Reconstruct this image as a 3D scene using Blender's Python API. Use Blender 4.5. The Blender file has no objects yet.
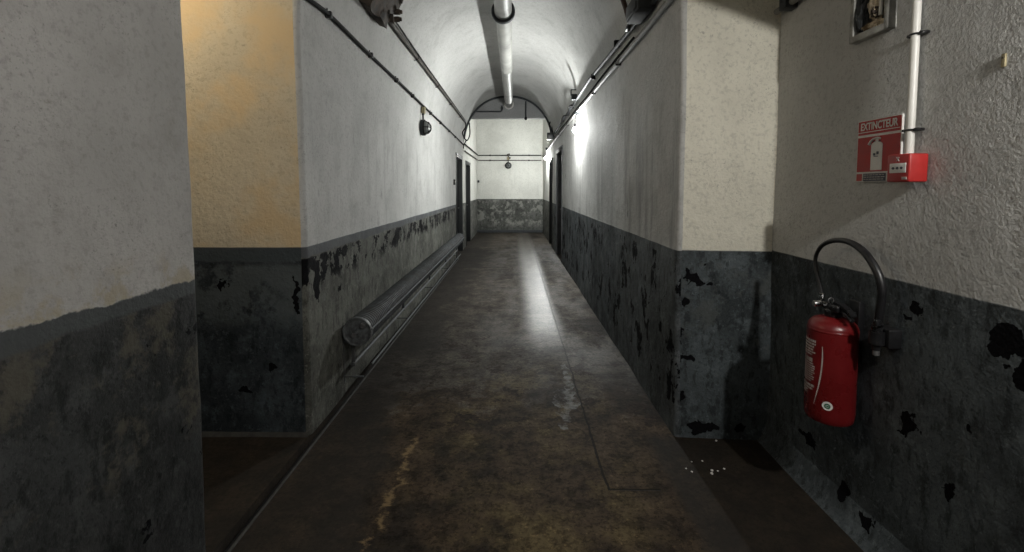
import bpy, bmesh, math, random
from mathutils import Vector, Matrix, noise
random.seed(7)
C = bpy.context.scene.collection
PI = math.pi

# ------------------------------------------------------------------ node helper
class NT:
    def __init__(s, name):
        s.m = bpy.data.materials.new(name); s.m.use_nodes = True
        s.t = s.m.node_tree; s.t.nodes.clear()
        s.out = s.t.nodes.new('ShaderNodeOutputMaterial')
        s.b = s.t.nodes.new('ShaderNodeBsdfPrincipled')
        s.t.links.new(s.b.outputs[0], s.out.inputs[0])
        s._pos = None
    def n(s, typ, **kw):
        x = s.t.nodes.new(typ)
        for k, v in kw.items(): setattr(x, k, v)
        return x
    def put(s, sock, v):
        if isinstance(v, bpy.types.NodeSocket): s.t.links.new(v, sock)
        elif v is not None:
            if isinstance(v, (tuple, list)) and len(v) == 3 and sock.type == 'RGBA': v = (*v, 1)
            sock.default_value = v
    def pos(s):
        if s._pos is None: s._pos = s.n('ShaderNodeNewGeometry').outputs['Position']
        return s._pos
    def opos(s): return s.n('ShaderNodeTexCoord').outputs['Object']
    def M(s, op, a, b=0.0, c=0.0, clamp=False):
        x = s.n('ShaderNodeMath', operation=op, use_clamp=clamp)
        s.put(x.inputs[0], a); s.put(x.inputs[1], b); s.put(x.inputs[2], c); return x.outputs[0]
    def V(s, op, a, b=(0, 0, 0)):
        x = s.n('ShaderNodeVectorMath', operation=op)
        s.put(x.inputs[0], a); s.put(x.inputs[1], b); return x.outputs['Value' if op in ('LENGTH', 'DISTANCE', 'DOT_PRODUCT') else 'Vector']
    def xyz(s, v=None):
        x = s.n('ShaderNodeSeparateXYZ'); s.put(x.inputs[0], v or s.pos()); return x.outputs
    def noise(s, scale=1, detail=4, rough=.55, stretch=(1, 1, 1), off=(0, 0, 0), dist=0, vec=None):
        v = s.V('ADD', s.V('MULTIPLY', vec or s.pos(), stretch), off)
        x = s.n('ShaderNodeTexNoise'); s.put(x.inputs['Vector'], v)
        x.inputs['Scale'].default_value = scale; x.inputs['Detail'].default_value = detail
        x.inputs['Roughness'].default_value = rough; x.inputs['Distortion'].default_value = dist
        return x.outputs['Fac']
    def vor(s, scale, feature='F1', vec=None):
        x = s.n('ShaderNodeTexVoronoi', feature=feature); s.put(x.inputs['Vector'], vec or s.pos())
        x.inputs['Scale'].default_value = scale; return x.outputs['Distance']
    def ss(s, v, lo, hi, a=0.0, b=1.0):
        x = s.n('ShaderNodeMapRange', interpolation_type='SMOOTHSTEP')
        s.put(x.inputs['Value'], v); s.put(x.inputs['From Min'], lo); s.put(x.inputs['From Max'], hi)
        x.inputs['To Min'].default_value = a; x.inputs['To Max'].default_value = b; return x.outputs[0]
    def mix(s, f, a, b, mode='MIX'):
        x = s.n('ShaderNodeMix', data_type='RGBA', blend_type=mode)
        s.put(x.inputs[0], f); s.put(x.inputs[6], a); s.put(x.inputs[7], b); return x.outputs[2]
    def fmix(s, f, a, b):
        x = s.n('ShaderNodeMix', data_type='FLOAT'); s.put(x.inputs[0], f); s.put(x.inputs[2], a); s.put(x.inputs[3], b); return x.outputs[0]
    def bump(s, h, strength=.3, dist=.01, normal=None):
        x = s.n('ShaderNodeBump'); x.inputs['Strength'].default_value = strength; x.inputs['Distance'].default_value = dist
        s.put(x.inputs['Height'], h)
        if normal: s.put(x.inputs['Normal'], normal)
        return x.outputs[0]
    def blobs(s, lst, amp=.05, sc=14):
        """ragged blotches at (centre, radii) in metres; returns a 0..1 mask"""
        nz = s.n('ShaderNodeTexNoise'); s.put(nz.inputs['Vector'], s.pos()); nz.inputs['Scale'].default_value = sc; nz.inputs['Detail'].default_value = 5
        w = s.V('MULTIPLY', s.V('SUBTRACT', nz.outputs['Color'], (.5, .5, .5)), (amp * 3,) * 3)
        p = s.V('ADD', s.pos(), w); acc = None
        for c, r in lst:
            q = s.V('MULTIPLY', s.V('SUBTRACT', p, c), tuple(1 / k for k in r))
            d = s.M('LESS_THAN', s.V('LENGTH', q), 1.0)
            acc = d if acc is None else s.M('MAXIMUM', acc, d)
        return acc
    def fin(s, col, rough=.8, normal=None, metal=0.0, spec=None):
        s.put(s.b.inputs['Base Color'], col); s.put(s.b.inputs['Roughness'], rough); s.put(s.b.inputs['Metallic'], metal)
        if normal: s.put(s.b.inputs['Normal'], normal)
        if spec is not None: s.put(s.b.inputs['Specular IOR Level'], spec)
        return s.m

def simple(name, col, rough=.5, metal=0., var=.25, scale=20, spec=None, bump=.0, dirt=None):
    n = NT(name); f = n.noise(scale, 4, .6, vec=n.opos())
    a = tuple(c * (1 - var) for c in col); b = tuple(min(1, c * (1 + var)) for c in col)
    c = n.mix(n.ss(f, .3, .7), a, b)
    if dirt: c = n.mix(n.ss(n.noise(scale * .35, 5, .65, vec=n.opos()), .5, .68), c, dirt)
    nm = n.bump(n.noise(scale * 4, 3, vec=n.opos()), bump, .004) if bump else None
    return n.fin(c, n.ss(f, .2, .8, max(.02, rough - .08), min(1, rough + .1)), nm, metal, spec)

# ------------------------------------------------------------------ wall paint
def wall_mat(name, up=(.50, .49, .46), low=(.05, .054, .056), line=1.14, line_n=.012, stucco=.35, flakes=(), flake_noise=None,
             pale=None, pale_col=(.13, .135, .13), stains=.5, streak=.35, band=None, tan=None, axis='Y', dado=True, warm=None,
             low_rough=.62, stuc_scale=70, pits=False, pale_th=.56):
    n = NT(name); X, Y, Z = n.xyz()
    big = n.noise(1.1, 5, .6, off=(3, 1, 7)); med = n.noise(5, 6, .65); fine = n.noise(38, 4, .7)
    u = n.mix(n.ss(big, .35, .7), up, tuple(c * .82 for c in up))
    u = n.mix(n.M('MULTIPLY', n.ss(med, .48, .72), stains * .55), u, tuple(c * f for c, f in zip(up, (.55, .54, .53))))
    st = n.noise(7, 4, .6, stretch=(1, 1, .12), off=(9, 0, 0)); fade = n.ss(Z, 2.4, 1.7)
    u = n.mix(n.M('MULTIPLY', n.M('MULTIPLY', n.ss(st, .5, .72), streak), fade), u, tuple(c * .55 for c in up))
    sp = n.M('MULTIPLY', n.ss(n.noise(16, 5, .75, off=(4, 4, 4)), .62, .7), n.ss(n.noise(2.3, 3, .5, off=(0, 8, 2)), .5, .62))
    u = n.mix(n.M('MULTIPLY', sp, .5), u, (.16, .15, .13))
    u = n.mix(n.M('MULTIPLY', n.ss(fine, .5, .66), .42), u, tuple(c * .55 for c in up))
    grit = n.M('MULTIPLY', n.ss(n.noise(90, 5, .8, off=(6, 2, 2)), .56, .66), n.ss(n.noise(3.1, 4, .6, off=(2, 7, 7)), .4, .6))
    u = n.mix(n.M('MULTIPLY', grit, .75), u, tuple(c * .3 for c in up))
    cr = n.M('MULTIPLY', n.ss(n.noise(12, 6, .7, stretch=(1, 1, .25), off=(5, 1, 9)), .6, .66), n.ss(n.noise(1.7, 3, .5, off=(9, 9, 2)), .48, .6))
    u = n.mix(n.M('MULTIPLY', n.M('MULTIPLY', cr, streak), fade), u, tuple(c * .3 for c in up))
    if warm:
        u = n.mix(n.ss(n.noise(2.6, 4, .6, off=(5, 5, 5)), .42, .66), u, warm)
    if tan:   # tan grime just over the paint line
        z0, z1 = tan
        g = n.M('MULTIPLY', n.ss(Z, z1, z0), n.ss(n.noise(9, 5, .7, off=(1, 2, 3)), .46, .6))
        u = n.mix(n.M('MULTIPLY', g, .75), u, (.27, .235, .17))
    rough = .9
    hgt = n.M('ADD', n.M('MULTIPLY', n.noise(stuc_scale, 3, .6), 1.0), n.M('MULTIPLY', n.noise(stuc_scale * .3, 4, .6), 1.2))
    nb = n.bump(hgt, stucco, .012)
    if pits: nb = n.bump(n.ss(n.vor(28), .0, .25), .25, .006, nb)
    if not dado: return n.fin(u, rough, nb, spec=.2)
    # lower paint
    l = n.mix(n.ss(n.noise(2.2, 6, .65, off=(2, 5, 1)), .35, .65), tuple(c * .7 for c in low), tuple(c * 1.5 for c in low))
    l = n.mix(n.M('MULTIPLY', n.ss(n.noise(9, 6, .7, off=(7, 5, 1)), .5, .68), .6), l, tuple(c * 2.3 for c in low))
    l = n.mix(n.M('MULTIPLY', n.ss(n.noise(22, 5, .7, stretch=(1, 1, .4)), .5, .62), .65), l, tuple(c * .3 for c in low))
    l = n.mix(n.M('MULTIPLY', n.ss(n.noise(60, 5, .8, off=(3, 8, 1)), .53, .63), .55), l, tuple(c * .25 for c in low))
    l = n.mix(n.M('MULTIPLY', n.ss(n.noise(35, 5, .8, off=(1, 1, 6)), .57, .64), .5), l, tuple(c * 2.6 for c in low))
    if pale is not None:
        zz0, zz1 = pale
        pm = n.M('MULTIPLY', n.ss(n.noise(4.2, 7, .72, off=(11, 3, 6)), pale_th, pale_th + .09), n.M('MULTIPLY', n.ss(Z, zz0, zz0 + .15), n.ss(Z, zz1, zz1 - .04)))
        l = n.mix(n.M('MULTIPLY', pm, .75), l, pale_col)
    if band is not None:   # unpeeled strip directly below the paint line
        bm = n.ss(n.M('ADD', Z, n.M('MULTIPLY', n.noise(6, 4), .05)), band[0] + .02, band[0] + .035)
        l = n.mix(bm, l, band[1])
    fm = None
    if flakes: fm = n.blobs(flakes)
    if flake_noise:
        th, z0, z1, sx = flake_noise[:4]
        f = n.noise(5.5, 7, .68, stretch=sx, off=(1.3, 9.1, 4.2))
        zone = n.M('MULTIPLY', n.ss(Z, z0, z0 + .14), n.ss(Z, z1, z1 - .03))
        g = n.M('GREATER_THAN', n.M('MULTIPLY', f, n.M('ADD', .72, n.M('MULTIPLY', zone, .28))), th)
        if len(flake_noise) > 4: g = n.M('MULTIPLY', g, zone)
        fm = g if fm is None else n.M('MAXIMUM', fm, g)
    if fm is not None:
        l = n.mix(fm, l, (.006, .006, .007))
    ln = n.M('ADD', Z, n.M('MULTIPLY', n.M('SUBTRACT', n.noise(5, 5, .7), .5), line_n * 4))
    lo = n.ss(ln, line + .004, line - .004)
    col = n.mix(lo, u, l)
    rg = n.fmix(lo, rough, n.ss(n.noise(6, 4), .3, .7, low_rough - .12, low_rough + .15))
    h2 = n.M('ADD', n.noise(12, 6, .65, off=(2, 2, 2)), n.M('MULTIPLY', n.noise(50, 4, .7), .4))
    if fm is not None: h2 = n.M('SUBTRACT', h2, n.M('MULTIPLY', fm, .5))
    h2 = n.M('ADD', h2, n.M('MULTIPLY', lo, .3))
    nb = n.bump(h2, .42, .012, nb)
    return n.fin(col, rg, nb, spec=n.fmix(lo, .15, .10 if fm is None else n.fmix(fm, .12, .03)))

M = {}
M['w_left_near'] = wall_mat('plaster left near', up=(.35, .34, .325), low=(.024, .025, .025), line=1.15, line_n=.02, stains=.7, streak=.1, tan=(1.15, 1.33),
    stucco=.25, pale=(.5, 1.14), pale_col=(.07, .064, .05), pale_th=.52, band=(1.09, (.05, .054, .055)), flake_noise=(.64, .2, 1.0, (1, 1, 1)))
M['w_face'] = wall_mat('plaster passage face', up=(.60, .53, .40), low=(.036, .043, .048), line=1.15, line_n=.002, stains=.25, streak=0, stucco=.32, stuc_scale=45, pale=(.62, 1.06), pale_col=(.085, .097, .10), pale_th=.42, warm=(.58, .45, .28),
    band=(1.06, (.05, .06, .066)), flakes=[((-1.72, 2.67, .92), (.012, .2, .03)), ((-1.45, 2.67, .42), (.04, .2, .02)), ((-1.63, 2.67, .28), (.05, .2, .02)), ((-1.3, 2.67, .85), (.015, .2, .12))],
    flake_noise=(.68, .0, .5, (1, 1, 1)))
M['w_step'] = wall_mat('plaster step face', up=(.76, .73, .62), low=(.056, .066, .070), line=1.133, line_n=.002, stains=.2, streak=.1, stucco=.4, stuc_scale=50,
    pale=(.4, 1.1), pale_col=(.085, .093, .09), pale_th=.55,
    flakes=[((1.06, 2.67, .96), (.05, .3, .03)), ((1.03, 2.67, 1.0), (.02, .3, .05)), ((1.14, 2.67, .93), (.02, .3, .015)), ((1.01, 2.67, .80), (.02, .3, .03)), ((.99, 2.67, .62), (.012, .3, .05)),
            ((1.02, 2.67, .47), (.035, .3, .02)), ((1.0, 2.67, .25), (.02, .3, .04)), ((1.12, 2.67, .06), (.05, .3, .03)), ((1.2, 2.67, .055), (.04, .3, .025)), ((1.35, 2.67, .07), (.05, .3, .035)), ((1.13, 2.67, 1.06), (.012, .3, .01))])
M['w_right_near'] = wall_mat('plaster right near', up=(.52, .52, .505), low=(.062, .072, .077), line=1.14, line_n=.002, stains=.25, streak=.12, stucco=.38, stuc_scale=105, pits=True,
    pale=(.3, 1.12), pale_col=(.085, .09, .088), pale_th=.57,
    flakes=[((1.5, 1.68, 1.05), (.3, .045, .022)), ((1.5, 1.73, 1.0), (.3, .02, .012)), ((1.5, 1.36, 1.03), (.3, .075, .05)), ((1.5, 1.30, .95), (.3, .05, .04)), ((1.5, 1.69, .60), (.3, .035, .045)), ((1.5, 1.52, .46), (.3, .02, .02)),
            ((1.5, 2.25, .22), (.3, .05, .03)), ((1.5, 2.0, .12), (.3, .05, .05)), ((1.5, 1.85, .09), (.3, .05, .03)), ((1.5, 1.45, .7), (.3, .015, .02))])
M['w_left_far'] = wall_mat('plaster left corridor', up=(.53, .53, .515), low=(.085, .086, .076), line=1.15, line_n=.003, stains=.7, streak=.5, stucco=.22,
    band=(1.085, (.085, .09, .095)), pale=(.55, 1.1), pale_col=(.15, .155, .145), pale_th=.57,
    flake_noise=(.50, .80, 1.10, (1, 1, 1), 1), flakes=[((-1.25, 2.82, .92), (.3, .045, .13)), ((-1.25, 2.93, .97), (.3, .05, .07)), ((-1.25, 3.15, 1.0), (.3, .06, .06)), ((-1.25, 3.2, .8), (.3, .03, .03))])
M['w_right_far'] = wall_mat('plaster right corridor', up=(.53, .53, .515), low=(.072, .080, .085), line=1.13, line_n=.002, stains=.7, streak=1.0, stucco=.22,
    pale=(.1, 1.1), pale_col=(.085, .092, .092), pale_th=.57, flake_noise=(.56, .1, 1.1, (1, 1, .75)))
M['w_end'] = wall_mat('plaster end', up=(.62, .62, .58), low=(.07, .072, .066), line=1.13, line_n=.004, stains=.2, streak=.25, stucco=.15, pale=(.15, 1.12), pale_col=(.22, .22, .20), pale_th=.50,
    flake_noise=(.55, 1.0, 1.12, (1, 1, 1), 1), band=None)
M['vault'] = wall_mat('plaster vault', up=(.53, .53, .515), stains=.7, streak=0, stucco=.22, dado=False)
M['lintel'] = wall_mat('lintel render', up=(.30, .30, .30), stains=.5, streak=.3, stucco=.2, dado=False)
M['jamb'] = wall_mat('jamb', up=(.36, .36, .35), low=(.05, .055, .056), line=1.13, dado=True, stucco=.15)

def floor_mat():
    n = NT('worn concrete floor'); X, Y, Z = n.xyz()
    big = n.noise(.9, 6, .62, off=(2, 2, 0), dist=.3); med = n.noise(4.5, 7, .68); fine = n.noise(45, 4, .75)
    brown = n.mix(n.ss(med, .35, .68), (.022, .015, .010), (.070, .050, .030))
    grey = n.mix(n.ss(med, .35, .68), (.034, .029, .024), (.080, .069, .057))
    edge = n.M('ADD', Y, n.M('MULTIPLY', n.M('SUBTRACT', med, .5), 2.6))
    far = n.ss(edge, 3.05, 3.5)
    c = n.mix(far, brown, grey)
    och = n.M('MULTIPLY', n.ss(n.noise(2.3, 6, .7, off=(5, 1, 0)), .45, .62), n.ss(n.M('ABSOLUTE', n.M('SUBTRACT', X, .05)), .75, .35))
    och = n.M('MULTIPLY', och, n.ss(Y, 4.2, 2.9))
    c = n.mix(n.M('MULTIPLY', och, .7), c, (.105, .080, .036))
    # dark worn traffic smears and a lighter worn strip beyond
    c = n.mix(n.M('MULTIPLY', n.ss(big, .5, .62), .75), c, (.012, .010, .009))
    c = n.mix(n.M('MULTIPLY', n.M('GREATER_THAN', n.noise(3.2, 7, .72, off=(8, 3, 0)), .585), n.M('MULTIPLY', n.ss(Y, 2.4, 3.0), n.ss(Y, 6, 4))), c, (.022, .014, .010))
    c = n.mix(n.M('MULTIPLY', n.ss(fine, .47, .66), .7), c, n.mix(1.0, c, (.25, .25, .25), 'MULTIPLY'))
    c = n.mix(n.M('MULTIPLY', n.ss(n.noise(30, 5, .8, off=(7, 7, 0)), .56, .64), .55), c, n.mix(1.0, c, (2.4, 2.3, 2.1), 'MULTIPLY'))
    c = n.mix(n.M('MULTIPLY', n.ss(n.noise(12, 6, .75, off=(1, 7, 0)), .5, .58), .7), c, n.mix(1.0, c, (.35, .33, .3), 'MULTIPLY'))
    # shadow of the corridor corner, painted on the floor at the right front
    g1 = n.M('MULTIPLY', n.ss(n.M('ADD', X, n.M('MULTIPLY', med, .2)), .86, .94), n.ss(Y, 2.75, 2.6))
    c = n.mix(n.M('MULTIPLY', g1, .75), c, (.020, .018, .016))
    g2 = n.ss(n.M('ADD', X, n.M('MULTIPLY', n.M('SUBTRACT', n.noise(1.6, 5, .6, off=(3, 3, 3)), .5), 1.6)), -.55, -.85)  # darker towards the left wall
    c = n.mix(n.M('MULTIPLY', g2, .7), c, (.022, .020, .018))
    # ochre lime trail
    wv = n.M('MULTIPLY', n.M('SUBTRACT', n.noise(3.4, 6, .7, stretch=(0, 1, 0), off=(3.3, 0, 0)), .5), .42)
    w2 = n.M('MULTIPLY', n.M('SUBTRACT', n.noise(14, 5, .7), .5), .12)
    d = n.M('ABSOLUTE', n.M('ADD', n.M('ADD', n.M('ADD', X, .60), wv), w2))
    tr = n.M('MULTIPLY', n.ss(d, .03, .002), n.M('MULTIPLY', n.ss(Y, 2.68, 2.62), n.ss(n.noise(12, 5, .7, off=(6, 6, 6)), .42, .56)))
    c = n.mix(n.M('MULTIPLY', tr, .6), c, (.24, .17, .085))
    # pale patch beside the joint: the nearer bulb's reflection painted in
    wp = n.blobs([((.34, 2.95, 0), (.045, .2, .5)), ((.36, 3.15, 0), (.09, .16, .5)), ((.42, 3.5, 0), (.04, .3, .5))], .07, 7)
    wp = n.M('MULTIPLY', wp, n.ss(n.noise(11, 6, .75, off=(2, 0, 0)), .42, .62))
    c = n.mix(n.M('MULTIPLY', wp, .55), c, (.15, .155, .15))
    # joints
    jx = n.M('ADD', n.M('ADD', X, -.468), n.M('MULTIPLY', n.M('SUBTRACT', n.noise(6, 4), .5), .035))
    j1 = n.M('MULTIPLY', n.ss(n.M('ABSOLUTE', jx), .009, .004), n.M('GREATER_THAN', Y, 2.18))
    jy = n.M('MULTIPLY', n.ss(n.M('ABSOLUTE', n.M('SUBTRACT', Y, 2.18)), .008, .004), n.M('MULTIPLY', n.M('GREATER_THAN', X, .468), n.M('LESS_THAN', X, .73)))
    ys = [3.6, 5.1, 6.7, 8.5]
    j = n.M('MAXIMUM', j1, jy)
    for k, y in enumerate(ys):
        jj = n.M('MULTIPLY', n.ss(n.M('ABSOLUTE', n.M('ADD', n.M('SUBTRACT', Y, y), n.M('MULTIPLY', n.noise(3, 4), .05))), .008, .004), .55)
        if k == 0: jj = n.M('MULTIPLY', jj, n.M('GREATER_THAN', X, .468))
        j = n.M('MAXIMUM', j, jj)
    c = n.mix(n.M('MULTIPLY', j, .9), c, (.008, .007, .006))
    # damp polish: shinier down the middle of the passage
    wet = n.M('MULTIPLY', n.ss(n.noise(1.8, 5, .6, stretch=(1.6, .5, 1), off=(1, 4, 0)), .38, .62, 0, .35), n.ss(Y, 2.9, 4.2))
    wet = n.M('MAXIMUM', wet, n.M('MULTIPLY', n.M('MULTIPLY', n.ss(X, .0, .25), n.ss(X, .60, .42)), n.ss(Y, 3.6, 5.0)))
    wet = n.M('MULTIPLY', wet, n.ss(X, -.75, -.1))
    wet = n.M('MAXIMUM', wet, n.M('MULTIPLY', wp, .3))
    rg = n.M('ADD', n.fmix(wet, .72, .40), n.M('MULTIPLY', n.M('SUBTRACT', fine, .5), .3))
    h = n.M('ADD', n.M('ADD', n.M('MULTIPLY', n.noise(9, 6, .7), .8), n.M('MULTIPLY', fine, .45)), n.M('MULTIPLY', j, -1.0))
    return n.fin(c, rg, n.bump(h, .38, .008), spec=n.fmix(wet, .07, .4))
M['floor'] = floor_mat()
M['slot'] = simple('gutter dirt', (.010, .010, .010), .9)
M['kerb'] = simple('kerb render', (.032, .032, .030), .8, bump=.3, var=.4)
M['door'] = simple('dark door paint', (.012, .014, .015), .45, var=.3, scale=6)
M['doorgrey'] = simple('grey door paint', (.05, .05, .053), .6, var=.3, scale=5)
M['black'] = simple('black rubber', (.010, .010, .011), .38, var=.2)
M['blackplastic'] = simple('black plastic', (.012, .012, .013), .3, var=.2)
M['cable'] = simple('dark cable', (.010, .010, .010), .8, var=.3, spec=.12)
M['rust'] = simple('rusty iron', (.055, .042, .032), .85, var=.6, scale=14, bump=.6, dirt=(.02, .016, .014))
M['rustpipe'] = simple('brown pipe', (.05, .042, .034), .75, var=.4, scale=9)
M['redpipe'] = simple('oxide pipe', (.045, .025, .02), .6, var=.4, scale=9)
M['whitepipe'] = simple('white conduit', (.62, .61, .57), .35, var=.06, scale=12)
M['greypipe'] = simple('grey painted conduit', (.20, .20, .19), .65, var=.2, scale=12, dirt=(.12, .11, .10))
M['duct'] = simple('dusty galvanised duct', (.36, .36, .34), .42, var=.15, scale=5, dirt=(.2, .2, .19))
M['steel'] = simple('dull steel', (.18, .18, .18), .45, metal=.6, var=.25)
M['chrome'] = simple('chrome', (.75, .75, .75), .15, metal=1, var=.05)
M['box'] = simple('dark grey box', (.03, .034, .038), .75, var=.3)
M['radiator'] = simple('grey radiator paint', (.06, .066, .070), .62, var=.35, scale=10, dirt=(.05, .05, .048))
M['radcap'] = simple('radiator end', (.085, .09, .092), .5, var=.5, scale=30, bump=.3)
M['red'] = simple('extinguisher red', (.125, .007, .008), .30, var=.12, scale=8)
M['signred'] = simple('sign red', (.36, .018, .015), .5, var=.1)
M['signwhite'] = simple('sign white', (.66, .65, .62), .5, var=.08)
M['signink'] = simple('sign ink', (.03, .035, .06), .5, var=.1)
M['callred'] = simple('call point red', (.36, .02, .018), .4, var=.08)
M['label'] = simple('label print', (.40, .37, .35), .5, var=.15)
M['green'] = simple('logo green', (.03, .12, .07), .5, var=.1)
M['foam'] = simple('crumbling filler', (.55, .47, .35), .9, var=.45, scale=25, bump=.9, dirt=(.12, .08, .04))
M['cement'] = simple('cement frame', (.30, .30, .28), .9, var=.35, scale=20, bump=.5)
M['brass'] = simple('old brass', (.30, .26, .16), .5, metal=.5, var=.3)
g = NT('dusty lamp glass'); g.b.inputs['Transmission Weight'].default_value = .7; M['glass'] = g.fin(g.mix(g.ss(g.noise(20, 3, vec=g.opos()), .3, .7), (.5, .52, .5), (.7, .72, .7)), .35)
def emis(name, col, st):
    n = NT(name); e = n.n('ShaderNodeEmission'); e.inputs[0].default_value = (*col, 1); e.inputs[1].default_value = st
    n.t.links.new(e.outputs[0], n.out.inputs[0]); return n.m
LAMP = 2300
M['bulb'] = emis('lit bulb', (1, .975, .93), LAMP * .8)
M['bulb_corr'] = emis('lit bulb cool', (.98, 1, .975), LAMP * 1.9)

# ------------------------------------------------------------------ mesh helpers
def link(name, bm, mat, parent=None, smooth=True, loc=None):
    bmesh.ops.recalc_face_normals(bm, faces=bm.faces)
    me = bpy.data.meshes.new(name); bm.to_mesh(me); bm.free()
    if smooth:
        me.polygons.foreach_set('use_smooth', [True] * len(me.polygons))
        try: me.set_sharp_from_angle(angle=math.radians(38))
        except Exception: pass
    me.materials.append(mat)
    o = bpy.data.objects.new(name, me); C.objects.link(o)
    if parent: o.parent = parent
    if loc: o.location = loc
    return o
def structure(o): o['kind'] = 'structure'; return o
def tag(o, label, cat, group=None):
    o['label'] = label; o['category'] = cat
    if group: o['group'] = group
    return o
def thing(name, loc, label, cat, group=None, rot=(0, 0, 0)):
    o = bpy.data.objects.new(name, None); C.objects.link(o); o.location = loc; o.rotation_euler = rot
    o.empty_display_size = .05
    return tag(o, label, cat, group)
def dup(root, loc, rot, label, group=None):
    r = root.copy(); C.objects.link(r); r.location = loc; r.rotation_euler = rot; r['label'] = label
    for ch in list(root.children):
        c = ch.copy(); C.objects.link(c); c.parent = r
        for gch in ch.children:
            d = gch.copy(); C.objects.link(d); d.parent = c
    return r
def box(bm, lo, hi, bev=0):
    r = bmesh.ops.create_cube(bm, size=1)['verts']
    for v in r:
        v.co = Vector([(lo[i] + hi[i]) / 2 + v.co[i] * (hi[i] - lo[i]) for i in range(3)])
    if bev:
        ed = list({e for v in r for e in v.link_edges})
        bmesh.ops.bevel(bm, geom=ed, offset=bev, segments=3, affect='EDGES', profile=.5)
    return bm
def tube(bm, pts, r, seg=12, caps=True, closed=False):
    pts = [Vector(p) for p in pts]; n = len(pts)
    rr = r if isinstance(r, (list, tuple)) else [r] * n
    rings = []; prev = None
    for i, p in enumerate(pts):
        if closed: t = (pts[(i + 1) % n] - pts[i - 1]).normalized()
        elif i == 0: t = (pts[1] - p).normalized()
        elif i == n - 1: t = (p - pts[-2]).normalized()
        else: t = ((pts[i + 1] - p).normalized() + (p - pts[i - 1]).normalized()).normalized()
        if prev is None:
            a = Vector((0, 0, 1)) if abs(t.z) < .9 else Vector((1, 0, 0))
            nrm = t.cross(a).normalized()
        else: nrm = (prev - t * prev.dot(t)).normalized()
        prev = nrm; b = t.cross(nrm)
        rings.append([bm.verts.new(p + (nrm * math.cos(2 * PI * k / seg) + b * math.sin(2 * PI * k / seg)) * rr[i]) for k in range(seg)])
    for i in range(n if closed else n - 1):
        A, B = rings[i], rings[(i + 1) % n]
        for k in range(seg): bm.faces.new((A[k], A[(k + 1) % seg], B[(k + 1) % seg], B[k]))
    if caps and not closed: bm.faces.new(rings[0][::-1]); bm.faces.new(rings[-1])
    return bm
def lathe(bm, prof, seg=32, axis='Z', org=(0, 0, 0)):
    """prof = (radius, height) pairs"""
    org = Vector(org); rings = []
    def pt(r, h, a):
        c, s_ = r * math.cos(a), r * math.sin(a)
        return org + (Vector((c, s_, h)) if axis == 'Z' else Vector((c, h, s_)) if axis == 'Y' else Vector((h, c, s_)))
    for r, h in prof:
        if r < 1e-6: rings.append([bm.verts.new(pt(0, h, 0))])
        else: rings.append([bm.verts.new(pt(r, h, 2 * PI * k / seg)) for k in range(seg)])
    for A, B in zip(rings, rings[1:]):
        for k in range(seg):
            k2 = (k + 1) % seg
            if len(A) == 1 and len(B) == 1: continue
            if len(A) == 1: bm.faces.new((A[0], B[k2], B[k]))
            elif len(B) == 1: bm.faces.new((A[k], A[k2], B[0]))
            else: bm.faces.new((A[k], A[k2], B[k2], B[k]))
    if len(rings[0]) > 1: bm.faces.new(rings[0][::-1])
    if len(rings[-1]) > 1: bm.faces.new(rings[-1])
    return bm
def spline(ctrl, n=10):
    P = [Vector(p) for p in ctrl]; P = [P[0] * 2 - P[1]] + P + [P[-1] * 2 - P[-2]]; out = []
    for i in range(1, len(P) - 2):
        for k in range(n):
            t = k / n; a, b, c, d = P[i - 1:i + 3]
            out.append(.5 * ((2 * b) + (c - a) * t + (2 * a - 5 * b + 4 * c - d) * t * t + (3 * b - a - 3 * c + d) * t ** 3))
    out.append(P[-2]); return out
B = bmesh.new
def disp(p):
    p = Vector(p)
    return p + noise.noise_vector(p * 1.3) * .010 + noise.noise_vector(p * 5 + Vector((3, 1, 4))) * .0028
def rng(a, b, step):
    k = max(1, int(round(abs(b - a) / step))); return [a + (b - a) * i / k for i in range(k + 1)]
def grid(bm, rows):
    """rows: list of equally long lists of points"""
    vs = [[bm.verts.new(disp(p)) for p in r] for r in rows]
    for A, Bq in zip(vs, vs[1:]):
        for k in range(len(A) - 1): bm.faces.new((A[k], A[k + 1], Bq[k + 1], Bq[k]))
def plane_holes(bm, f, us, vs, holes, step=.08):
    """f(u,v)->point; us,vs ranges; holes = rects (u0,u1,v0,v1)"""
    def cuts(lo, hi, extra):
        pts = sorted({lo, hi, *[e for e in extra if lo < e < hi]}); out = []
        for a, b in zip(pts, pts[1:]): out += rng(a, b, step)[:-1]
        return out + [hi]
    U = cuts(us[0], us[1], [h[i] for h in holes for i in (0, 1)]); V = cuts(vs[0], vs[1], [h[i] for h in holes for i in (2, 3)])
    g = {}
    def vert(i, j):
        if (i, j) not in g: g[i, j] = bm.verts.new(disp(f(U[i], V[j])))
        return g[i, j]
    for i in range(len(U) - 1):
        for j in range(len(V) - 1):
            cu, cv = (U[i] + U[i + 1]) / 2, (V[j] + V[j + 1]) / 2
            if any(h[0] < cu < h[1] and h[2] < cv < h[3] for h in holes): continue
            bm.faces.new((vert(i, j), vert(i + 1, j), vert(i + 1, j + 1), vert(i, j + 1)))

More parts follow.
